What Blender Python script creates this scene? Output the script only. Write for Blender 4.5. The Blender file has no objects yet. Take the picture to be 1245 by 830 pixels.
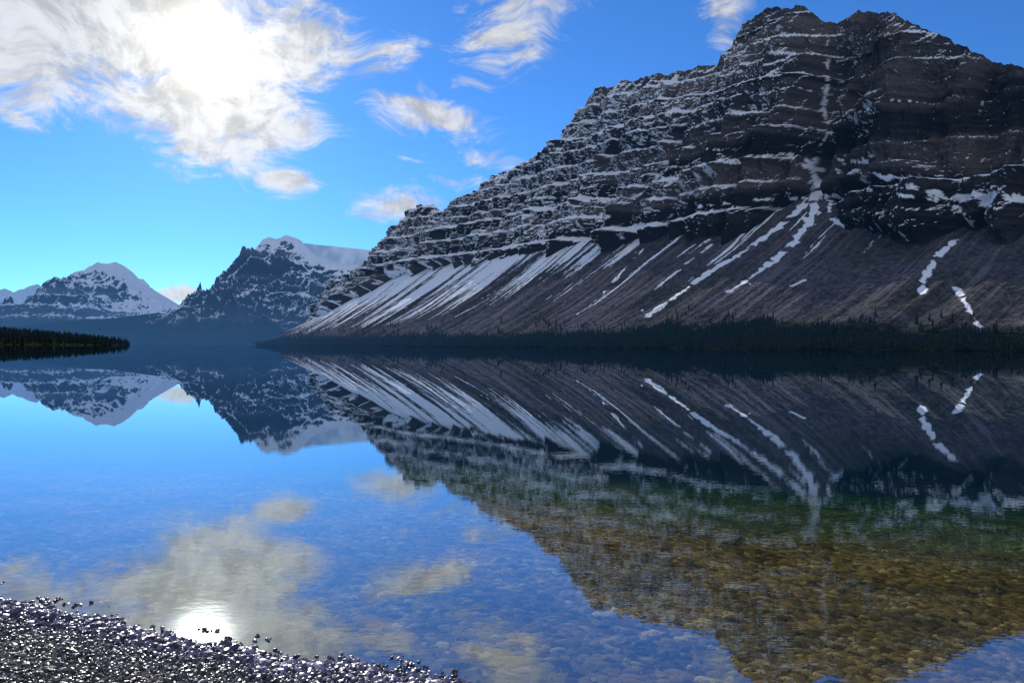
import bpy, math, numpy as np
from mathutils import Matrix, Vector
rng=np.random.default_rng(7)
F=899.0; CX=622.0; CAMH=1.7
def yh(px): return 417+8*np.asarray(px)/1245.0
scene=bpy.context.scene

# ---------------- noise ----------------
def _h(ix,iy,seed):
    a=(ix.astype(np.int64)*374761393+iy.astype(np.int64)*668265263+seed*2147483647+seed*9176)&0xffffffff
    a=((a^(a>>13))*1274126177)&0xffffffff
    a=((a^(a>>16))*2246822519)&0xffffffff
    a=a^(a>>15)
    return (a&0xffffff)/float(0xffffff)
def vn(x,y,seed=0):
    x,y=np.broadcast_arrays(np.asarray(x,float),np.asarray(y,float))
    ix=np.floor(x);iy=np.floor(y);fx=x-ix;fy=y-iy
    ix=ix.astype(np.int64);iy=iy.astype(np.int64)
    ux=fx*fx*fx*(fx*(fx*6-15)+10);uy=fy*fy*fy*(fy*(fy*6-15)+10)
    a=_h(ix,iy,seed);b=_h(ix+1,iy,seed);c=_h(ix,iy+1,seed);d=_h(ix+1,iy+1,seed)
    return ((a*(1-ux)+b*ux)*(1-uy)+(c*(1-ux)+d*ux)*uy)*2-1
def fbm(x,y,o=4,seed=0,g=.5):
    t=0;a=1;n=0
    for i in range(o):
        t=t+a*vn(x,y,seed+i*17);n+=a;a*=g
        x,y=(x*1.6+y*1.2)+3.1,(-x*1.2+y*1.6)-7.7
    return t/n
def fbma(x,y,o=4,seed=0,g=.5):
    t=0;a=1;n=0
    for i in range(o):
        t=t+a*vn(x+i*5.3,y-i*2.7,seed+i*17);n+=a;a*=g
        x=x*2.03;y=y*2.03
    return t/n
def ridged(x,y,o=4,seed=0,g=.5):
    t=0;a=1;n=0
    for i in range(o):
        t=t+a*(1-np.abs(vn(x,y,seed+i*13))*2);n+=a;a*=g
        x,y=(x*1.6+y*1.2)+1.1,(-x*1.2+y*1.6)+2.3
    return t/n
def sst(a,b,x):
    t=np.clip((x-a)/(b-a),0,1);return t*t*(3-2*t)
def lerp(a,b,t):
    a=np.asarray(a,float);b=np.asarray(b,float)
    return a+(b-a)*t[...,None]

# ---------------- mesh helpers ----------------
def make_mesh(name,co,faces,mat,attrs=None,colors=None,smooth=True):
    me=bpy.data.meshes.new(name)
    co=np.asarray(co,np.float32);faces=np.asarray(faces,np.int32)
    nf,k=faces.shape
    me.vertices.add(len(co));me.vertices.foreach_set('co',co.ravel())
    me.loops.add(nf*k);me.loops.foreach_set('vertex_index',faces.ravel())
    me.polygons.add(nf);me.polygons.foreach_set('loop_start',np.arange(0,nf*k,k,dtype=np.int32))
    me.polygons.foreach_set('loop_total',np.full(nf,k,np.int32))
    me.polygons.foreach_set('use_smooth',np.full(nf,smooth,bool))
    me.update(calc_edges=True)
    for n,v in (attrs or {}).items():
        a=me.attributes.new(n,'FLOAT','POINT');a.data.foreach_set('value',np.asarray(v,np.float32).ravel())
    for n,v in (colors or {}).items():
        a=me.attributes.new(n,'FLOAT_COLOR','POINT')
        v=np.asarray(v,np.float32).reshape(-1,3);v=np.concatenate([v,np.ones((len(v),1),np.float32)],1)
        a.data.foreach_set('color',v.ravel())
    ob=bpy.data.objects.new(name,me);scene.collection.objects.link(ob)
    me.materials.append(mat)
    return ob
def grid_faces(n,m,flip=False):
    i=np.arange(n-1)[:,None]*m+np.arange(m-1)[None,:]
    f=np.stack([i,i+m,i+m+1,i+1],-1).reshape(-1,4)
    return f[:,::-1] if flip else f
def grid_mesh(name,X,Y,Z,mat,attrs=None,flip=False,smooth=True,colors=None):
    n,m=X.shape
    co=np.stack([X,Y,Z],-1).reshape(-1,3)
    return make_mesh(name,co,grid_faces(n,m,flip),mat,attrs,colors,smooth)
def grid_nz(X,Y,Z):
    P=np.stack([X,Y,Z],-1)
    a=np.gradient(P,axis=0);b=np.gradient(P,axis=1)
    c=np.cross(a,b);c/=np.linalg.norm(c,axis=-1,keepdims=True)+1e-9
    return np.abs(c[...,2]),c

# ---------------- node helper ----------------
class NT:
    def __init__(s,t): s.t=t;s.n=t.nodes;s.l=t.links
    def node(s,ty,**k):
        x=s.n.new(ty)
        for a,b in k.items(): setattr(x,a,b)
        return x
    def put(s,sock,v):
        if isinstance(v,bpy.types.NodeSocket): s.l.new(v,sock)
        elif v is not None: sock.default_value=v
    def math(s,op,a,b=None,c=None,clamp=False):
        x=s.node('ShaderNodeMath',operation=op,use_clamp=clamp)
        s.put(x.inputs[0],a);s.put(x.inputs[1],b)
        if c is not None:s.put(x.inputs[2],c)
        return x.outputs[0]
    def mix(s,f,a,b,blend='MIX'):
        x=s.node('ShaderNodeMix',data_type='RGBA',blend_type=blend)
        s.put(x.inputs[0],f);s.put(x.inputs[6],a);s.put(x.inputs[7],b)
        return x.outputs[2]
    def mr(s,v,a,b,c=0.,d=1.,it='SMOOTHSTEP'):
        x=s.node('ShaderNodeMapRange',interpolation_type=it)
        s.put(x.inputs[0],v);s.put(x.inputs[1],a);s.put(x.inputs[2],b);s.put(x.inputs[3],c);s.put(x.inputs[4],d)
        return x.outputs[0]
    def noise(s,vec,scale,detail=4,rough=.55,dist=0.,dim='3D'):
        x=s.node('ShaderNodeTexNoise',noise_dimensions=dim);s.put(x.inputs['Vector'],vec)
        x.inputs['Scale'].default_value=scale;x.inputs['Detail'].default_value=detail
        x.inputs['Roughness'].default_value=rough;x.inputs['Distortion'].default_value=dist
        return x.outputs[0]
    def mapping(s,vec,loc=(0,0,0),rot=(0,0,0),scale=(1,1,1),vt='POINT'):
        x=s.node('ShaderNodeMapping',vector_type=vt);s.put(x.inputs[0],vec)
        x.inputs[1].default_value=loc;x.inputs[2].default_value=rot;x.inputs[3].default_value=scale
        return x.outputs[0]
    def attr(s,n,out='Fac'):
        x=s.node('ShaderNodeAttribute',attribute_name=n);return x.outputs[out]
    def ramp(s,f,pts):
        x=s.node('ShaderNodeValToRGB');e=x.color_ramp.elements
        while len(e)<len(pts): e.new(.5)
        for i,(p,c) in enumerate(pts): e[i].position=p;e[i].color=(*c,1)
        s.put(x.inputs[0],f);return x.outputs[0]
def C(r,g,b): return (r,g,b,1)
def new_mat(name):
    m=bpy.data.materials.new(name);m.use_nodes=True;t=NT(m.node_tree);t.n.clear()
    t.out=t.node('ShaderNodeOutputMaterial');return m,t
def bsdf(t,col,rough=.9,normal=None,spec=.3):
    b=t.node('ShaderNodeBsdfPrincipled');t.put(b.inputs['Base Color'],col)
    t.put(b.inputs['Roughness'],rough);b.inputs['Specular IOR Level'].default_value=spec
    if normal is not None:t.put(b.inputs['Normal'],normal)
    return b.outputs[0]
def diff(t,col,normal=None):
    b=t.node('ShaderNodeBsdfDiffuse');t.put(b.inputs[0],col)
    if normal is not None:t.put(b.inputs['Normal'],normal)
    return b.outputs[0]
HAZE=C(.08,.25,.60)  # aerial haze painted onto surfaces as blue emission, growing with distance from origin
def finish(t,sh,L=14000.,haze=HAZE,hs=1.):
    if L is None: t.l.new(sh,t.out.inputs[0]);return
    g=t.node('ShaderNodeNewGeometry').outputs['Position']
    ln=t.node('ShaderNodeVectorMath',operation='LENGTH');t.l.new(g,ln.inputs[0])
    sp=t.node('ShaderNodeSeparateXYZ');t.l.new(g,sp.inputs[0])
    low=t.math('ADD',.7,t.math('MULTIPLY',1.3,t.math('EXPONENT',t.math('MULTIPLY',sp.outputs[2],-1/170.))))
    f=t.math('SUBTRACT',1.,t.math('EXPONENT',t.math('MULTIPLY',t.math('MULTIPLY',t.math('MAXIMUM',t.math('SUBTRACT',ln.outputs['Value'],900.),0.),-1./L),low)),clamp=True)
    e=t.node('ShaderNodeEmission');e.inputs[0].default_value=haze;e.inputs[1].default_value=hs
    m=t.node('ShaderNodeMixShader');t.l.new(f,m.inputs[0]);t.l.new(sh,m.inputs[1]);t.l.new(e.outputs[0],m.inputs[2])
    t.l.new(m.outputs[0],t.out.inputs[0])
def bump(t,h,strength,dist):
    b=t.node('ShaderNodeBump');b.inputs['Strength'].default_value=strength;b.inputs['Distance'].default_value=dist
    t.l.new(h,b.inputs['Height']);return b.outputs[0]

# ---------------- materials ----------------
def terrain_mat(name,L):
    m,t=new_mat(name)
    pos=t.node('ShaderNodeNewGeometry').outputs['Position']
    n=t.mr(t.noise(pos,.22,2,.8),.28,.72,it='LINEAR')
    c=t.attr('col','Color')
    sepc=t.node('ShaderNodeSeparateColor');t.l.new(c,sepc.inputs[0])
    issnow=t.mr(sepc.outputs[2],.35,.6)
    c2=t.mix(1.,c,t.mix(n,C(.5,.5,.5),C(1.5,1.5,1.5)),'MULTIPLY')
    c=t.mix(issnow,c2,c)
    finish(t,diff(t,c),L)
    return m
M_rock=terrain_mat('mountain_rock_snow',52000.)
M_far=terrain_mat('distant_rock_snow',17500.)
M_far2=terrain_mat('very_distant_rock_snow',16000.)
def forest_mat(name,L=30000.,a=(.006,.011,.007),b=(.018,.026,.013),sc=.3):
    m,t=new_mat(name)
    pos=t.node('ShaderNodeNewGeometry').outputs['Position']
    c=t.mix(t.mr(t.noise(pos,sc,1,.7),.35,.65),C(*a),C(*b))
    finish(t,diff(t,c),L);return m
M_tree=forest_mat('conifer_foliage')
SNOW=(.92,.92,.94)
def surface_color(A,B,Zv,wobz,snow,scree,veg,strk,sd,cool=0.,dark=None):
    b1=vn(wobz/58,A/900,sd);b2=vn(wobz/19,A/400,sd+1);b3=vn(wobz/6,A/150,sd+2)
    tt=.42+.62*b1+.32*b2+.14*b3+.30*fbm(A/60,Zv/60,5,sd+3,.6)
    tt=sst(0,1,tt)
    rock=lerp((.024,.0225,.026),(.070,.061,.061),sst(0,.55,tt));rock=rock+(np.array((.145,.12,.108))-rock)*sst(.55,1,tt)[...,None]
    big=sst(-.4,.5,fbm(A/350,Zv/250,2,sd+4))
    rock=rock*lerp((.8,.82,.9),(1.15,1.08,1.02),big)
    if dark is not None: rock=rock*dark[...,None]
    f=fbm(A/9,B/9,4,sd+5,.65)
    sc=lerp((.042,.039,.046),(.118,.107,.118),sst(-.6,.7,f))
    sc=sc+(np.array((.19,.172,.186))-sc)*(strk*.8)[...,None]
    ob=sst(-.1,.5,fbm(A/120,B/120,3,sd+6));sc=sc*lerp((1,1,1),(.80,.82,.70),ob)
    c=rock+(sc-rock)*scree[...,None]
    vg=lerp((.005,.009,.007),(.020,.026,.014),sst(-.5,.5,f))
    c=c+(vg-c)*veg[...,None]
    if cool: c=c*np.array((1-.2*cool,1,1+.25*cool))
    sv=snow+.55*fbm(A/7,(B+Zv)/6,4,sd+7,.65)
    sf=sst(.40,.60,sv)*(1-veg)
    return c+(np.array(SNOW)-c)*sf[...,None]

# ---------------- main mountain ----------------
SIL=np.array([(300,425),(340,412),(372,395),(400,372),(430,345),(447,318),(470,300),(488,278),(500,264),(512,251),(528,249),(545,262),(560,254),(572,238),(590,232),(598,214),(620,206),(650,196),(680,180),(690,168),(700,150),(714,120),(728,104),(745,106),(760,100),(776,101),(790,93),(815,91),(845,84),(868,76),(874,58),(883,48),(903,33),(925,20),(935,12),(962,9),(985,13),(1003,26),(1012,27),(1030,17),(1055,11),(1090,20),(1125,37),(1165,52),(1200,68),(1225,80),(1245,83),(1300,92),(1400,120),(1600,170),(2000,260),(3000,330)],float)
S0,S1=-1150.,3750.
ss=np.linspace(S0,S1,4000);dd=np.hypot(767-.63*ss,1900+.777*ss)
cum=np.cumsum(1/dd);cum=(cum-cum[0])/(cum[-1]-cum[0])
N=1700
s=np.interp(np.linspace(0,1,N),cum,ss)
WX=767-.63*s;WY=1900+.777*s
NX,NY=-.777,-.63
off=np.interp(s,[-1150,-500,-150,100,500,1200,2000,3000,3750],[330,350,430,520,520,470,360,300,220])
RX=WX-off*NX;RY=WY-off*NY
rpx=CX+F*RX/RY
zr=CAMH+(yh(rpx)-np.interp(rpx,SIL[:,0],SIL[:,1]))/F*RY
zr=zr+11*fbm(s/45,s*0,3,5)+7*fbm(s/13,s*0,3,6)
ztan=math.tan(math.radians(33))
zc=np.interp(s,[-1150,-600,-350,-150,-40,85,190,330,560,960,2000,2500,2900,3300,3750],[230,255,265,270,330,470,360,315,340,352,345,250,170,90,10])
zc0=np.interp(s,[-1150,-500,560,960,2000,2500,2900,3300,3750],[230,260,340,352,345,250,170,90,10])
jn=fbm(s/70,s*0+3,4,11)
zc=zc+26*jn+34*(ridged(s/75,s*0+9,2,12)-.3)
zc=np.minimum(zc,zr-15)
qc=-(zc-zc0)/ztan
W=np.interp(s,[-1150,-500,0,1500,2300,3000,3750],[560,600,640,600,520,420,300])
zz=np.linspace(0,1500,3000)
def stair(leds,base=1.):
    r=np.full_like(zz,base)
    for z0,w,a in leds: r=r+a*np.exp(-((zz-z0)/w)**2)
    return np.concatenate([[0],np.cumsum((r[1:]+r[:-1])/2*np.diff(zz))])
LA=[(388,8,16),(470,6,10),(545,7,12),(590,5,4),(650,9,13),(725,6,10),(790,6,6),(850,12,14),(935,7,9),(1010,9,10),(1095,7,8)]
LB=[(300,5,3),(392,14,34),(470,5,4),(530,7,9),(640,6,10),(765,7,10),(850,7,9),(960,8,9),(1060,5,5)]
CA=stair(LA,.6);CB=stair(LB,.6)
Mc=460
v=np.linspace(0,1,Mc)[None,:]
S=s[:,None]
Zc=zc[:,None]+(zr-zc)[:,None]*v
def warp(Sx,Zx): return Zx+16*fbm(Sx/330,Zx*0+1,3,21)+8*fbm(Sx/90,Zx/90,3,22)+3*fbm(Sx/18,Zx/30,3,23)
wob=warp(S,Zc)
def TT(Cc):
    f=lambda z:np.interp(z,zz,Cc)
    a=f(wob[:,:1]);b=f(wob[:,-1:])
    return (f(wob)-a)/(b-a)
wB=sst(250,-20,S)
T=TT(CA)*(1-wB)+TT(CB)*wB
mT=sst(-.5,.1,fbm(S/160,Zc/110,3,24)+.25)
mT=np.maximum(mT,np.exp(-((Zc-388)/30)**2))
T=v+(T-v)*(.2+.8*mT)
Q=qc[:,None]+(-off-qc)[:,None]*T
env=sst(0,.07,v)*(1-.5*sst(.9,1,v))
rib=ridged((S+.35*Zc)/200+.4*fbm(S/200,Zc/200,2,30),Zc/520,2,31)
rib2=ridged((S+.1*Zc)/66+.35*fbm(S/60,Zc/60,2,33),Zc/190,3,34)
disp=75*rib+32*rib2+15*fbm(S/30,Zc/34,5,35,.62)+3.5*fbma(S/70,Zc/8,3,36)+7*ridged(S/12,Zc/40,3,37)
sg=85+(Zc-470)/670*135
gw=34+.05*(Zc-470)
disp=disp-150*np.exp(-((S-sg)/gw)**2)*sst(430,520,Zc)*(1-.6*sst(900,1140,Zc))
disp=disp+75*np.exp(-((S+70)/110)**2)*sst(430,560,Zc)
sg2=-330+(Zc-300)*.12
disp=disp-60*np.exp(-((S-sg2)/30)**2)
disp=disp-80*np.exp(-((S-620)/60)**2)*sst(430,700,Zc)
disp=disp-60*np.exp(-((S-1150)/60)**2)*sst(400,500,Zc)
Q=Q+disp*env
Ms=310
w=np.linspace(0,1,Ms+1)[None,1:]
Qs=qc[:,None]+(W-qc)[:,None]*w
hb=9.
prof=(1-w)**1.28
Zs=hb+(zc[:,None]-hb)*prof
gl=fbma(S/26+.0*Qs,Qs/420,4,41)
Zs=Zs+(5.5*gl+5*fbm(S/110,Qs/160,3,42)+1.6*fbm(S/9,Qs/12,3,43))*sst(0,.06,w)*(1-.6*w)
Zs=Zs+10*ridged(S/140,Qs/900,2,44)*np.sin(np.pi*w)
Mb=36
b=np.linspace(0,1,Mb+1)[None,1:]
Qb=W[:,None]+b*110
Zb=hb*(1-b)**.8*1.0+(-4)*b**3+1.5*fbm(S/30,Qb/30,3,45)*np.sin(np.pi*b)
shorewob=16*fbm(s/90,s*0,3,46)[:,None]
Qb=Qb+shorewob*b
Mk=14
k=np.linspace(1,0,Mk+1)[None,:-1]
Qk=Q[:,-1:]-k*900
Zk=zr[:,None]*(1-k)+12*fbm(S/80,k*6,3,47)*k
Zk=np.maximum(Zk,-5)
Qall=np.concatenate([Qk,Q[:,::-1],Qs,Qb],1)
Zall=np.concatenate([Zk,Zc[:,::-1],Zs,Zb],1)
Xm=WX[:,None]+Qall*NX;Ym=WY[:,None]+Qall*NY
nz,_=grid_nz(Xm,Ym,Zall)
ntot=Qall.shape[1]
reg=np.zeros((1,ntot));reg[:,Mk+Mc:]=1
reg=np.repeat(reg,N,0)
scree=reg.copy()
cov=np.interp(S,[-1150,0,300,600,1200,1700,2300,3700],[.05,.06,.16,.38,.66,.92,1.05,1.1])+0*Zall
wobA=warp(S,Zall)
def ledsnow(leds):
    r=0
    for i,(z0,w_,a) in enumerate(leds):
        hgt=(3.5+.5*a)*(1+.8*fbm(S/60,S*0+i,3,400+i))
        r=np.maximum(r,sst(1.2,.4,np.abs(wobA-z0-2)/hgt)*min(1,.35+a/16))
    return r
ledm=ledsnow(LA)*(1-wB)+ledsnow(LB)*wB
amtS=np.interp(S,[-1150,0,200,450,800,3700],[.42,.42,.55,.85,1.,1.])
ledm=ledm*amtS*sst(-.5,.15,fbm(S/90,Zall/50,3,402)+.15*(amtS-.4))
thr=np.interp(S,[-600,0,250,500,800,3700],[.80,.80,.72,.58,.50,.47])
nn=fbm(S/26,Zall/11,4,51)
nl=fbm(S/220,Zall/160,3,52)
sc_=(nz-thr)*1.9+.36*nn+.45*nl+.2*sst(650,1150,Zall)*sst(-200,300,S)
snow_c=np.maximum(sst(-.02,.34,sc_),ledm*.97)
wfull=np.clip((Qall-qc[:,None])/(W-qc)[:,None],0,1.3)
st1=fbma((S+14*fbm(S/60,Qall/200,2,65))/9,Qall/300,4,61,.65)
st2=fbma(S/48,Qall/500,3,62)
up=1-wfull
val=st1*1.25+st2*1.2+(cov-.72)*1.5+(up-.62)*1.7*np.interp(S,[0,600,1500],[.6,.9,1.1])
snow_s=sst(0.0,.4,val)*(1-sst(.66,.86,wfull+.06*st2))
snow=np.where(reg>.5,snow_s,snow_c)
strk=sst(.0,.6,fbma(S/9,Qall/260,4,63,.6))*reg*.8
PX=CX+F*Xm/Ym;PY=yh(PX)-(Zall-CAMH)*F/Ym
P3=np.stack([Xm,Ym,Zall],-1)
fx,fy,fd=PX.ravel(),PY.ravel(),Ym.ravel()
P3f=P3.reshape(-1,3)
valid=np.ones_like(fx,bool);tmpm=np.zeros((N,ntot),bool);tmpm[:,:Mk]=True;valid[tmpm.ravel()]=False
def locate(px,py):
    d=np.hypot(fx-px,fy-py)+(~valid)*1e3
    c=np.where(d<max(2.5,d.min()+.5))[0]
    return P3f[c[np.argmin(fd[c])]]
def chute(pts,wd,amt=1.,gaps=.0,seed=0):
    global snow
    W3=[locate(*p) for p in pts]
    wds=np.linspace(wd[0],wd[1],len(pts)) if isinstance(wd,tuple) else np.full(len(pts),wd)
    best=np.zeros((N,ntot))
    for i in range(len(W3)-1):
        a,b_=W3[i],W3[i+1];lo=np.minimum(a,b_)-60;hi=np.maximum(a,b_)+60
        msk=((P3[...,0]>lo[0])&(P3[...,0]<hi[0])&(P3[...,1]>lo[1]-40)&(P3[...,1]<hi[1]+40)&(P3[...,2]>lo[2])&(P3[...,2]<hi[2]))
        p=P3[msk];ab=b_-a;tt=np.clip(((p-a)@ab)/(ab@ab+1e-6),0,1)
        wq=fbm(p[:,0]/25+seed,p[:,2]/25,3,170+seed)
        dv=p-(a+tt[:,None]*ab)
        d=np.sqrt((dv[:,0]**2+dv[:,1]**2)*.35+dv[:,2]**2*1.2)
        ww=wds[i]*(1-tt)+wds[i+1]*tt
        d=d+3.5*wq
        nse=fbm(p[:,0]/14+seed,p[:,2]/14,3,70+seed)
        val=1-sst(.3,1.35,d/(ww*(1+.9*nse)))
        if gaps: val=val*sst(-.35,-.05,fbm(p[:,0]/30+5,p[:,2]/22,2,80+seed)+.35-gaps)
        best[msk]=np.maximum(best[msk],val)
    snow=np.maximum(snow,best*amt)
chute([(1000,30),(1008,45),(1006,80),(1004,115),(1006,150),(1000,175),(990,195)],(5,9),.7,.35,1)
chute([(990,193),(1020,196),(1050,198)],(8,5),1.,.1,2)
chute([(960,186),(985,196),(992,215),(990,238)],(7,13),1.,0,3)
chute([(970,200),(1000,205),(1035,210)],(10,8),.9,.15,33)
chute([(988,235),(960,262),(930,285),(895,308),(858,330),(820,357),(785,383)],(11,6),1.,.10,4)
chute([(990,238),(985,262),(965,290),(935,318),(905,340),(885,352)],(10,6),1.,.10,5)
chute([(1002,240),(1010,262),(1030,280)],(6,4),.8,.3,6)
chute([(1045,212),(1075,218),(1110,226),(1140,232),(1170,240),(1205,240),(1240,240)],(7,13),1.,.1,7)
chute([(1060,232),(1100,236),(1130,240),(1160,250)],(6,8),.8,.2,37)
chute([(1130,232),(1165,252),(1200,246),(1235,236)],(9,8),1.,.15,8)
chute([(1170,262),(1160,290),(1138,312),(1122,338),(1120,355)],(7,4),1.,.15,9)
chute([(1160,348),(1175,372),(1195,400)],(4,3),1.,.05,10)
chute([(735,265),(800,258),(860,250),(920,243),(980,238)],(6,6),1.,.1,11)
chute([(610,300),(650,292),(700,280),(735,270)],(7,5),1.,.2,12)
chute([(1228,84),(1205,100),(1190,140)],(4,3),.8,.4,13)
chute([(895,88),(930,76),(960,66)],(5,4),.9,.2,14)
chute([(990,78),(1030,72),(1085,45)],(5,4),.9,.3,15)
chute([(680,182),(740,165),(800,148)],(8,4),.9,.3,16)
chute([(900,340),(915,345)],3,1,0,17);chute([(962,345),(978,338)],4,1,0,18)
chute([(870,290),(830,320),(795,350),(780,375)],(4,3),1,.3,19)
chute([(780,300),(745,340),(700,380)],(3,2),.9,.3,20)
chute([(950,185),(1000,205),(1060,190)],(5,3),.7,.4,21)
veg=sst(.80,.95,wfull+.08*fbm(S/50,Qall/50,3,64)+.12*np.exp(-((S+250)/330)**2))*reg
veg=veg*np.interp(S,[-1150,600,1500,2400],[1,1,.9,.9])
snow=snow*(1-.9*veg)
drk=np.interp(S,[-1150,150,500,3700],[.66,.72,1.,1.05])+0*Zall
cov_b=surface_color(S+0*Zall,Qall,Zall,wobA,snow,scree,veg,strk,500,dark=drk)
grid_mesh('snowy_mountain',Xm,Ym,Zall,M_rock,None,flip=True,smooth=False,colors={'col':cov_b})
print('mountain',Xm.size)

# ---------------- distant mountains ----------------
def ridge_mountain(name,sil,D,Wd,mat,seed,dx=12.,M=220,amp=.16,snowbias=.0,strata=0.,pw=1.1,xs=0.,allveg=False,vegtop=.3,jag=1.,ice=False):
    sil=np.array(sil,float)
    X0=(sil[0,0]-CX)/F*D;X1=(sil[-1,0]-CX)/F*D
    x=np.arange(X0,X1,dx)[:,None]
    px=CX+F*x/D
    z=CAMH+(yh(px)-np.interp(px,sil[:,0],sil[:,1]))/F*D
    z=z+jag*D*.0018*fbm(x/(D*.012),x*0,5,seed,.6)*np.clip(z/z.max(),0,1)
    vv=np.concatenate([np.linspace(-.5,0,16)[:-1],np.linspace(0,1,M)])[None,:]
    a=np.abs(vv)
    hz=z*(1-a)**pw
    hs=z.max()
    e=np.sin(np.pi*np.clip(a,0,1))**.8*np.clip(z/hs,0,1)**1.1
    k=D*.045
    wx=fbm(x/k,a*Wd/k,3,seed+20)
    rd=ridged((x+xs*a*Wd)/k+.5*wx,a*Wd/(k*1.6),5,seed+3,.55)
    hz=hz+hs*amp*(rd-.45)*e*sst(0,.12,a)
    hz=hz+hs*.04*fbm(x/(k*.12),a*Wd/(k*.12),4,seed+4)*e
    if strata:
        p=hs/9;hh=hz+p*.6*fbm(x/(k*1.2),a*3,3,seed+6)
        hz=hz+strata*p*.5*np.sin(2*np.pi*hh/p)/np.pi*e*sst(-.3,.3,fbm(x/(k*.8),a*4,2,seed+9))
    hz=hz-6*a
    X=x+0*vv;Y=D-Wd*vv+0*x
    nz,_=grid_nz(X,Y,hz)
    sn=(nz-.58)*2.3+.55*fbm(x/(k*.25),a*Wd/(k*.2),5,seed+7,.6)+.30*(hz/hs-.45)+snowbias
    snow=sst(-.1,.25,sn)
    veg=sst(vegtop+.06,vegtop-.06,hz/hs+.07*fbm(x/(k*.3),a*8,3,seed+8))
    if allveg: veg=np.ones_like(hz)
    snow=snow*(1-veg)
    z0=np.zeros_like(hz)
    if ice: col=lerp((.50,.60,.70),(.86,.89,.93),sst(-.5,.3,fbm(X/90,Y/90,4,seed+30)))
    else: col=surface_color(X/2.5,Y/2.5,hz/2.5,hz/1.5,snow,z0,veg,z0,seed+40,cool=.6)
    return grid_mesh(name,X,Y,hz,mat,None,flip=True,smooth=False,colors={'col':col})
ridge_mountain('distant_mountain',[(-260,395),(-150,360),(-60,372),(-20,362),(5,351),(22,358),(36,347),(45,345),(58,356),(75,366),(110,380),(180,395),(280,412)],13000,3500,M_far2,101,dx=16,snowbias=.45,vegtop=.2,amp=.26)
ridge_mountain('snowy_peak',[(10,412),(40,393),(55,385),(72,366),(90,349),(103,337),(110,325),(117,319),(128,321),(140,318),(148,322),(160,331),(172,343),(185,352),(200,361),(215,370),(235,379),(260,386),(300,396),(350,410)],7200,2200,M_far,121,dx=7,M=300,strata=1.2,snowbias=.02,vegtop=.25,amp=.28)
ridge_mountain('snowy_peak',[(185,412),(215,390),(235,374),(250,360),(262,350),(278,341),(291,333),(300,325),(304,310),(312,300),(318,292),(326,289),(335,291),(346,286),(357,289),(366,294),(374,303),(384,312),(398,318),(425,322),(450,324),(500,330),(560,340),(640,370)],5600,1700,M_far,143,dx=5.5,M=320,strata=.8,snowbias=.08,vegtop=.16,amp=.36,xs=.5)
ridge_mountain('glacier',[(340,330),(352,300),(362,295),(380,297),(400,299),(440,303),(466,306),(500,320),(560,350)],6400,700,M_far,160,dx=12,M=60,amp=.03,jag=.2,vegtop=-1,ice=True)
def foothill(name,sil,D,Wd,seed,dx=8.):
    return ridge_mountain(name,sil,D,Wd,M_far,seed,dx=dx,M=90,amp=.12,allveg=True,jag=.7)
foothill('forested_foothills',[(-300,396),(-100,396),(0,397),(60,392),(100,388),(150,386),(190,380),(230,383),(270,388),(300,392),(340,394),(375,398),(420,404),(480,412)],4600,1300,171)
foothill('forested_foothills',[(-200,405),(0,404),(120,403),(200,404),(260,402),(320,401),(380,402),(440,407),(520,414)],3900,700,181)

# ---------------- trees ----------------
def tree_template(seed):
    r=np.random.default_rng(seed);V=[];Fc=[]
    nt=7
    for i in range(nt):
        z0=.08+.86*i/nt;z1=z0+.24-.08*i/nt
        rad=.17*(1-i/nt)**.85*(.8+.4*r.random())+.012
        c=len(V);V.append((0,0,min(z1,1.)))
        ns=5;ph=r.random()*6
        for j in range(ns):
            rr=rad*(.55+.75*r.random());a=ph+j*2*math.pi/ns
            V.append((rr*math.cos(a),rr*math.sin(a),z0-.04*r.random()))
        for j in range(ns): Fc.append((c,c+1+j,c+1+(j+1)%ns))
    c=len(V)
    for z_,rr in((0,.018),(.3,.012)):
        for j in range(3): V.append((rr*math.cos(j*2.1),rr*math.sin(j*2.1),z_))
    for j in range(3):
        k2=(j+1)%3;Fc+= [(c+j,c+k2,c+3+k2),(c+j,c+3+k2,c+3+j)]
    return np.array(V),np.array(Fc)
TM=[tree_template(i) for i in range(5)]
def forest(name,P,H,mat):
    cos=[];fs=[];o=0
    idx=rng.integers(0,5,len(P))
    for kx in range(5):
        V,Fc=TM[kx];sel=np.where(idx==kx)[0]
        if len(sel)==0:continue
        a=rng.random(len(sel))*6.28;h=H[sel]
        wx=h*(.8+.5*rng.random(len(sel)))
        x=V[None,:,0]*wx[:,None];y=V[None,:,1]*wx[:,None]
        X=x*np.cos(a)[:,None]-y*np.sin(a)[:,None]+P[sel,0:1]
        Y=x*np.sin(a)[:,None]+y*np.cos(a)[:,None]+P[sel,1:2]
        Z=V[None,:,2]*h[:,None]+P[sel,2:3]-.3
        cos.append(np.stack([X,Y,Z],-1).reshape(-1,3))
        fs.append((Fc[None]+(np.arange(len(sel))*len(V))[:,None,None]+o).reshape(-1,3));o+=len(sel)*len(V)
    return make_mesh(name,np.concatenate(cos),np.concatenate(fs),mat,smooth=False)
dens=rng.random((N,ntot))
pr=(sst(.86,.97,wfull+.1*fbm(S/45,Qall/45,3,201)+.1*np.exp(-((S+150)/260)**2))*reg)*(Zall>.6)
pr=pr*np.interp(S,[-1150,400,900,1800,3000],[.33,.33,.25,.3,.3])*sst(-.5,.1,fbm(S/60,Qall/60,3,203)+.25)
pr=np.maximum(pr,.02*reg*sst(.68,.86,wfull+.15*fbm(S/70,Qall/70,3,205))*(wfull<.95))
ii=np.where(dens<pr)
P=P3[ii];H=rng.uniform(9,22,len(P))*(.8+.35*vn(P[:,0]/40,P[:,1]/40,9))
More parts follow.
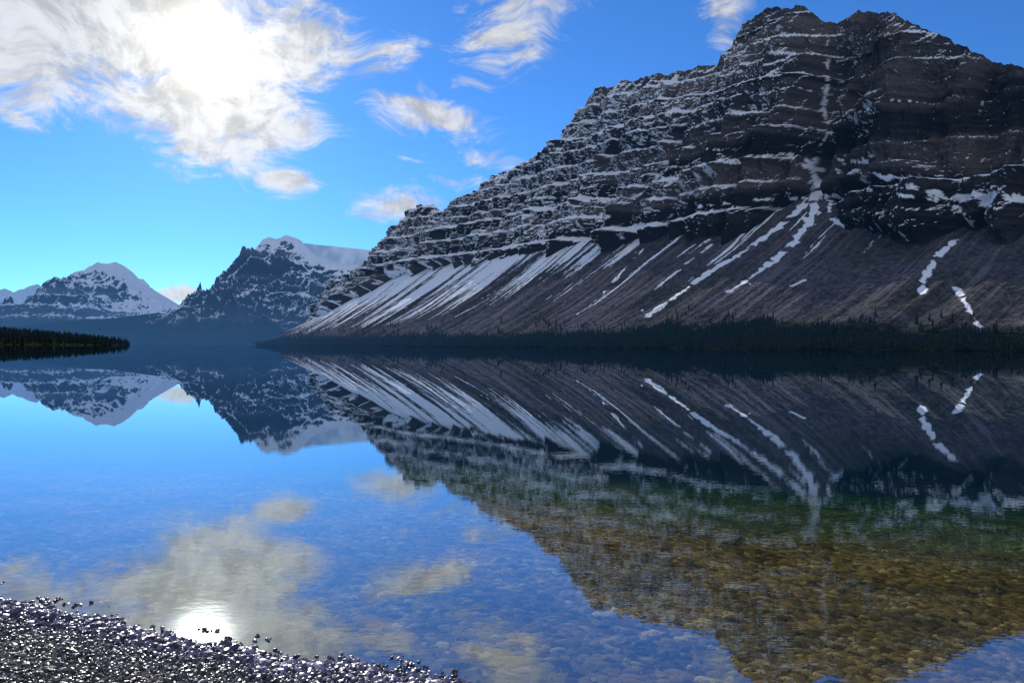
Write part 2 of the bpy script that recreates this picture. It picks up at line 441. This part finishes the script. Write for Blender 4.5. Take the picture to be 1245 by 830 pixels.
if len(P)>13000:
    sel=rng.permutation(len(P))[:13000];P=P[sel];H=H[sel]
forest('conifer_forest',P,H,M_tree)
hx=np.linspace(-1500,-120,260)[:,None];hv=np.linspace(0,1,120)[None,:]
HX=hx+0*hv
HY=np.interp(hx,[-1500,-900,-600,-450,-380,-120],[420,560,690,760,800,900])+hv*900
az=(HX/HY)
zmax=np.interp(az,[-2.5,-1.2,-.72,-.66,-.60,-.55,-.52,-.50],[60,48,27,22,16,9,3,-6])
HZ=zmax*np.sin(np.pi*np.clip(hv,0,1)*.5)**.7 -3+3*fbm(HX/60,HY/60,4,211)*sst(0,.1,hv)
HZ=np.where(hv<.03,-3,HZ)
hc=lerp((.008,.011,.008),(.028,.030,.017),sst(-.5,.5,fbm(HX/20,HY/20,3,212)))
grid_mesh('forested_headland',HX,HY,HZ,M_rock,None,smooth=False,colors={'col':hc})
ok=np.where((HZ>-.2)&(rng.random(HZ.shape)<.38)&(HX/HY>-1.2))
P=np.stack([HX[ok],HY[ok],HZ[ok]],-1);P[:,0]+=rng.uniform(-3,3,len(P));P[:,1]+=rng.uniform(-4,4,len(P))
forest('conifer_forest',P,rng.uniform(4,12,len(P)),M_tree)

# ---------------- ground / lake bed ----------------
def graded(c0,c1,step,far,ratio=1.12):
    a=list(np.arange(c0,c1,step));st=step;x=a[-1]
    up_=[]
    while x<far: st*=ratio;x+=st;up_.append(x)
    st=step;x=a[0];dn=[]
    while x>-far: st*=ratio;x-=st;dn.append(x)
    return np.array(dn[::-1]+a+up_)
gx=graded(-5,6.2,.016,30000,1.05)
ys=[1.5]
while ys[-1]<22: ys.append(ys[-1]+.013*max(1,(ys[-1]/5)**1.4))
st=.1;
while ys[-1]<30000: st*=1.12;ys.append(ys[-1]+st)
bk=[];x=1.5;st=.016
while x>-30000: st*=1.15;x-=st;bk.append(x)
gy=np.array(bk[::-1]+ys)
GX,GY=np.meshgrid(gx,gy,indexing='ij')
def shore_y(x): return 3.74-.36*(x+.45)-.25*np.clip(x+.3,0,3)-.10*np.exp(-((x+1.8)/.7)**2) + .10*fbm(x/.9,x*0,3,301)+.07*fbm(x/.25,x*0,2,302)
xcl=np.clip(GX,-40,40)
r=(GY-shore_y(xcl))*.95
def bedz(r):
    return np.where(r>0,-np.minimum(.046*r+.0035*r*r,14.),np.minimum(-.07*r,1.0+.002*np.abs(r)))
def voro(x,y,seed):
    ix=np.floor(x).astype(np.int64);iy=np.floor(y).astype(np.int64)
    d1=np.full(x.shape,9.);d2=np.full(x.shape,9.);cid=np.zeros(x.shape)
    for i in(-1,0,1):
        for j in(-1,0,1):
            cx=ix+i;cy=iy+j
            px=cx+_h(cx,cy,seed);py=cy+_h(cx,cy,seed+5)
            d=np.hypot(x-px,y-py);c=_h(cx,cy,seed+9)
            n=d<d1;d2=np.where(n,d1,np.minimum(d2,d));cid=np.where(n,c,cid);d1=np.where(n,d,d1)
    return d1,d2,cid
near=(np.abs(GX)<40)&(GY>0)&(GY<60)
d1,d2,cid=voro(GX/.066+.4*vn(GX/.1,GY/.1,3),GY/.066,310)
under=sst(.2,1.1,r)
peb=sst(0,.35,d2-d1)*(.4+cid)*(.002+.009*under)*near
d1b,d2b,cidb=voro(GX/.17,GY/.15,320)
big=(cidb>.88)*sst(0.05,.5,d2b-d1b)*.02*near*sst(.8,1.8,r)
GZ=bedz(r)+peb+big+.015*fbm(GX/.8,GY/.8,3,330)*near*under
cid=np.where(big>.008,cidb*3%1,cid)
m,t=new_mat('lakebed_pebbles')
pos=t.node('ShaderNodeNewGeometry').outputs['Position']
sep=t.node('ShaderNodeSeparateXYZ');t.l.new(pos,sep.inputs[0])
pebc=t.ramp(t.attr('cid'),[(0,(.05,.038,.024)),(.3,(.15,.112,.055)),(.55,(.28,.21,.10)),(.8,(.09,.077,.06)),(1,(.46,.38,.23))])
pebc=t.mix(t.mr(t.attr('gap'),0,.13),C(.014,.011,.007),pebc)
pebc=t.mix(1.,pebc,t.mix(t.mr(t.noise(pos,1.1,3,.6),.3,.7),C(.6,.65,.55),C(1.4,1.3,1.05)),'MULTIPLY')
dep=t.math('MULTIPLY',sep.outputs[2],-1.)
att=t.ramp(t.mr(dep,0.,4.,0.,1.,'LINEAR'),[(0,(1,.93,.85)),(.07,(.98,.88,.5)),(.13,(.34,.68,.36)),(.28,(.06,.40,.34)),(.6,(.015,.13,.18)),(1,(.008,.05,.09))])
col=t.mix(1.,pebc,att,'MULTIPLY')
col=t.mix(t.mr(dep,.4,3.,0,.9),col,C(.004,.030,.050))
drygrav=t.mix(t.noise(pos,60,2,.7),C(.03,.03,.035),C(.16,.15,.13))
col=t.mix(t.mr(dep,-.01,.01),drygrav,col)
finish(t,diff(t,col),None)
grid_mesh('ground',GX,GY,GZ,m,{'cid':cid,'gap':(d2-d1)+(~near)*1.},smooth=True)
print('ground',GX.size)

# ---------------- gravel ----------------
import bmesh
def ico(sub):
    bm=bmesh.new();bmesh.ops.create_icosphere(bm,subdivisions=sub,radius=1)
    V=np.array([v_.co[:] for v_ in bm.verts]);Fc=np.array([[v_.index for v_ in f.verts] for f in bm.faces]);bm.free();return V,Fc
def ground_z(x,y):
    return bedz((y-shore_y(x))*.95)
def stone_geo(x,y,z,rad,sub):
    IV,IF=ico(sub)
    n=len(x)
    vars_=[]
    for i in range(14):
        rr=np.random.default_rng(900+i)
        d=rr.normal(size=(5,3));d/=np.linalg.norm(d,axis=1,keepdims=True)
        sc=1+.0*IV[:,0]
        if sub>1:
            for q in d:
                dt=IV@q;sc=np.minimum(sc,np.where(dt>.55,.68/np.maximum(dt,.1),9))
        sc=np.minimum(sc,1.)*(1+(.05 if sub>1 else .14)*rr.normal(size=len(IV)))
        vars_.append(IV*sc[:,None])
    VV=np.array(vars_)[rng.integers(0,14,n)]
    sx=rad*rng.uniform(.9,1.5,n);sy=rad*rng.uniform(.75,1.1,n);sz=rad*rng.uniform(.5,1.,n)
    V=VV*np.stack([sx,sy,sz],-1)[:,None,:]
    a=rng.random(n)*6.28;tl=rng.normal(0,.5,n)
    ca,sa=np.cos(a)[:,None],np.sin(a)[:,None];ct,st_=np.cos(tl)[:,None],np.sin(tl)[:,None]
    X=V[...,0]*ct-V[...,2]*st_;Z=V[...,0]*st_+V[...,2]*ct;Y=V[...,1]
    X,Y=X*ca-Y*sa,X*sa+Y*ca
    co=np.stack([X+x[:,None],Y+y[:,None],Z+z[:,None]],-1).reshape(-1,3)
    f=(IF[None]+(np.arange(n)*len(IV))[:,None,None]).reshape(-1,3)
    return co,f,len(IV)
def stones(name,x,y,z,rad,colr,mat,cut=.0105):
    cos=[];fs=[];cc=[];o=0
    for sub,sel in((1,rad<cut),(2,rad>=cut)):
        if not sel.any(): continue
        co,f,nv_=stone_geo(x[sel],y[sel],z[sel],rad[sel],sub)
        cos.append(co);fs.append(f+o);o+=len(co);cc.append(np.repeat(colr[sel],nv_,0))
    return make_mesh(name,np.concatenate(cos),np.concatenate(fs),mat,colors={'scol':np.concatenate(cc)},smooth=False)
m,t=new_mat('wet_stone')
pos=t.node('ShaderNodeNewGeometry').outputs['Position']
c=t.mix(1.,t.attr('scol','Color'),t.mix(t.noise(pos,120,2,.7),C(.55,.55,.55),C(1.4,1.4,1.4)),'MULTIPLY')
finish(t,bsdf(t,c,.36,None,.5),None)
M_stone=m
def scol(n,lav):
    base=np.array([(.05,.042,.038),(.09,.078,.066),(.035,.032,.032),(.14,.12,.10),(.11,.08,.058),(.21,.195,.17),(.06,.054,.048)])
    b2=np.array([(.08,.062,.11),(.17,.14,.21),(.05,.042,.07),(.36,.31,.42),(.11,.088,.14),(.24,.20,.29),(.09,.075,.10)])
    i=rng.integers(0,7,n)
    c=base[i]*(1-lav)[:,None]+b2[i]*lav[:,None]
    return c*rng.uniform(.6,1.4,(n,1))
n=60000
x=rng.uniform(-4.6,1.2,n);rr=np.concatenate([rng.uniform(-1.5,.03,n*3//4),rng.normal(-.01,.06,n-n*3//4)])
y=shore_y(x)+rr
rad=np.clip(rng.lognormal(math.log(.0064),.45,n),.0035,.018)
edge=np.exp(-((rr-.02)/.12)**2);rad*=1+.7*edge
z=ground_z(x,y)+rad*rng.uniform(.1,.6,n)+.034*edge*rng.random(n)**2*np.exp(-((x+3.2)/1.6)**2)
stones('shore_gravel',x,y,z,rad,scol(n,.1+.9*np.exp(-((rr-.02)/.2)**2)),M_stone)
cx_=rng.uniform(-4.1,-.3,80);cy_=np.abs(rng.normal(0,.13,80))+.03
k_=rng.integers(3,14,80);ci=np.repeat(np.arange(80),k_);n=len(ci)
x=cx_[ci]+rng.normal(0,.04,n);y=shore_y(x)+np.maximum(cy_[ci]+rng.normal(0,.028,n),.0)
rad=rng.uniform(.006,.015,n)
stones('shore_stones',x,y,np.maximum(ground_z(x,y),-.006)+rad*.6,rad,scol(n,np.full(n,.8))*.8,M_stone)

# ---------------- lake ----------------
m,t=new_mat('lake_water')
geo=t.node('ShaderNodeNewGeometry');pos=geo.outputs['Position']
ln=t.node('ShaderNodeVectorMath',operation='LENGTH');t.l.new(pos,ln.inputs[0])
fade=t.mr(ln.outputs['Value'],4.,22.,1.,.0,'SMOOTHERSTEP')
h=t.math('ADD',t.math('MULTIPLY',t.noise(t.mapping(pos,scale=(2.2,4.5,1)),1.,2,.55,dim='2D'),.7),t.math('MULTIPLY',t.noise(t.mapping(pos,scale=(13,22,1)),1.,1,.5,dim='2D'),.32))
h=t.math('MULTIPLY',h,fade)
nb=bump(t,h,.2,.0026)
fr=t.node('ShaderNodeFresnel');t.l.new(nb,fr.inputs['Normal'])
# thin un-refracted sheet: keep the air-side Fresnel from both sides
t.l.new(t.mr(geo.outputs['Backfacing'],0.,1.,1.333,.750,'LINEAR'),fr.inputs[0])
fac=t.math('POWER',fr.outputs[0],.52,clamp=True)
gl_=t.node('ShaderNodeBsdfGlossy');gl_.inputs['Color'].default_value=C(.82,.92,1.);gl_.inputs['Roughness'].default_value=.0
t.l.new(nb,gl_.inputs['Normal'])
tr=t.node('ShaderNodeBsdfTransparent');tr.inputs[0].default_value=C(.93,.98,.97)
mx=t.node('ShaderNodeMixShader');t.l.new(fac,mx.inputs[0]);t.l.new(tr.outputs[0],mx.inputs[1]);t.l.new(gl_.outputs[0],mx.inputs[2])
finish(t,mx.outputs[0],None)
lx=graded(-10,10,2.,30000,1.35)
LX,LY=np.meshgrid(lx,lx,indexing='ij')
grid_mesh('lake',LX,LY,LX*0,m,smooth=True)

# ---------------- sun & sky ----------------
def azel(px,py):
    X=(px-CX)/F;Z=(float(yh(px))-py)/F
    return math.atan(X),math.atan(Z/math.hypot(1,X))
saz,sel=azel(248,60)
sd=Vector((math.sin(saz)*math.cos(sel),math.cos(saz)*math.cos(sel),math.sin(sel)))
L=bpy.data.lights.new('sun','SUN');L.energy=5.0;L.angle=math.radians(.5);L.color=(1,.96,.91)
lo=bpy.data.objects.new('sun',L);scene.collection.objects.link(lo)
lo.rotation_euler=sd.to_track_quat('Z','Y').to_euler()
w_=bpy.data.worlds.new('World');scene.world=w_;w_.use_nodes=True
try: w_.cycles.sampling_method='NONE'
except Exception as e: print(e)
t=NT(w_.node_tree);t.n.clear()
out=t.node('ShaderNodeOutputWorld')
sky=t.node('ShaderNodeTexSky',sky_type='NISHITA');sky.sun_disc=False
sky.sun_elevation=sel;sky.sun_rotation=saz;sky.air_density=1.;sky.dust_density=.3;sky.ozone_density=3.;sky.altitude=1900
tc=t.node('ShaderNodeTexCoord').outputs['Generated']
nv=t.node('ShaderNodeVectorMath',operation='NORMALIZE');t.l.new(tc,nv.inputs[0]);D=nv.outputs[0]
sp=t.node('ShaderNodeSeparateXYZ');t.l.new(D,sp.inputs[0])
az=t.math('ARCTAN2',sp.outputs[0],sp.outputs[1]);el=t.math('ARCSINE',sp.outputs[2])
cb=t.node('ShaderNodeCombineXYZ');t.l.new(az,cb.inputs[0]);t.l.new(el,cb.inputs[1]);AE=cb.outputs[0]
skyc=t.mix(1.,sky.outputs[0],C(.38,.82,1.32),'MULTIPLY')
def ell(px,py,rx,ry,rot=0,wt=1.):
    a,e=azel(px,py);k=math.cos(a)**1.3/F
    mp=t.mapping(AE,(a,e,0),(0,0,math.radians(rot)),(rx*k,ry*k,1),'TEXTURE')
    l=t.node('ShaderNodeVectorMath',operation='LENGTH');t.l.new(mp,l.inputs[0])
    return t.mr(l.outputs['Value'],0.,1.3,wt,0.,'SMOOTHSTEP')
E=[ell(150,30,270,115,0,1.9),ell(245,125,180,95,-10,1.8),ell(30,60,160,100,0,1.5),ell(320,150,85,62,10,1.4),ell(350,50,115,90,10,1.45),
   ell(465,75,85,30,28,1.0),ell(510,135,125,40,-12,1.3),ell(625,35,140,65,32,1.05),ell(480,246,88,34,-4,1.2),ell(350,218,62,24,0,1.2),
   ell(880,8,40,65,0,1.),ell(590,192,70,18,0,.8),ell(225,358,45,14,0,1.5),ell(60,354,80,10,0,1.),ell(20,145,50,18,-20,1.),ell(540,215,70,24,-15,.7),ell(-200,30,260,110,10,1.)]
mask=E[0]
for e in E[1:]: mask=t.math('MAXIMUM',mask,e)
# unseen broken cloud behind the viewpoint, added as fill light for cliffs, snow
fill_cloud=t.math('MULTIPLY',t.mr(sp.outputs[1],.25,-.25),t.mr(sp.outputs[2],.02,.3,.4,1.1,'LINEAR'))
mask=t.math('MAXIMUM',mask,fill_cloud)
wn=t.node('ShaderNodeTexNoise',noise_dimensions='2D');t.l.new(AE,wn.inputs['Vector']);wn.inputs['Scale'].default_value=5;wn.inputs['Detail'].default_value=2
off_=t.node('ShaderNodeVectorMath',operation='MULTIPLY_ADD');t.l.new(wn.outputs['Color'],off_.inputs[0]);off_.inputs[1].default_value=(.14,.14,0);t.l.new(AE,off_.inputs[2])
WV=off_.outputs[0]
n1=t.noise(t.mapping(WV,rot=(0,0,math.radians(-22)),scale=(9,17,1)),1.,7,.66,dim='2D')
n2=t.noise(t.mapping(WV,rot=(0,0,math.radians(-38)),scale=(12,48,1)),1.,5,.68,dim='2D')
n3=t.noise(WV,26,4,.65,dim='2D')
nn_=t.math('ADD',t.math('MULTIPLY',n1,.55),t.math('MULTIPLY',n2,.45))
dn=t.math('ADD',mask,t.math('MULTIPLY',t.math('SUBTRACT',nn_,.5),3.6))
dens_=t.math('MULTIPLY',t.mr(dn,.35,1.35),t.mr(mask,0.,.25))
dt=t.node('ShaderNodeVectorMath',operation='DOT_PRODUCT');t.l.new(D,dt.inputs[0]);dt.inputs[1].default_value=sd[:]
dp=t.math('MAXIMUM',dt.outputs['Value'],0.)
core=t.math('POWER',dp,3000.);halo=t.math('POWER',dp,260.);wide=t.math('POWER',dp,22.)
bri=t.math('ADD',t.math('ADD',.64,t.math('MULTIPLY',wide,.18)),t.math('MULTIPLY',halo,.25))
bri=t.math('MULTIPLY',bri,t.mr(t.math('ADD',t.math('MULTIPLY',n3,.5),t.math('MULTIPLY',n1,.5)),.38,.60,.72,1.14))
cloudc=t.mix(halo,C(.95,.97,1.0),C(1.05,1.0,.88))
vm=t.node('ShaderNodeVectorMath',operation='SCALE');t.l.new(cloudc,vm.inputs[0]);t.l.new(bri,vm.inputs['Scale'])
bg1=t.node('ShaderNodeBackground');t.l.new(skyc,bg1.inputs[0]);bg1.inputs[1].default_value=.12
bg2=t.node('ShaderNodeBackground');t.l.new(vm.outputs[0],bg2.inputs[0]);bg2.inputs[1].default_value=1.
mxs=t.node('ShaderNodeMixShader');t.l.new(t.math('MULTIPLY',dens_,.93),mxs.inputs[0]);t.l.new(bg1.outputs[0],mxs.inputs[1]);t.l.new(bg2.outputs[0],mxs.inputs[2])
bg3=t.node('ShaderNodeBackground');bg3.inputs[0].default_value=C(1,.96,.84)
t.l.new(t.math('ADD',t.math('MULTIPLY',core,10.),t.math('MULTIPLY',halo,.10)),bg3.inputs[1])
ad=t.node('ShaderNodeAddShader');t.l.new(mxs.outputs[0],ad.inputs[0]);t.l.new(bg3.outputs[0],ad.inputs[1])
t.l.new(ad.outputs[0],out.inputs[0])

# ---------------- camera ----------------
cam=bpy.data.cameras.new('camera');cam.sensor_width=36;cam.lens=26;cam.clip_start=.05;cam.clip_end=80000
co_=bpy.data.objects.new('camera',cam);scene.collection.objects.link(co_)
co_.matrix_world=Matrix.Translation((0,0,CAMH))@Matrix.Rotation(math.radians(90+.38),4,'X')@Matrix.Rotation(math.radians(.37),4,'Z')
scene.camera=co_
scene.view_settings.view_transform='Standard';scene.view_settings.look='None';scene.view_settings.exposure=0
print('done')
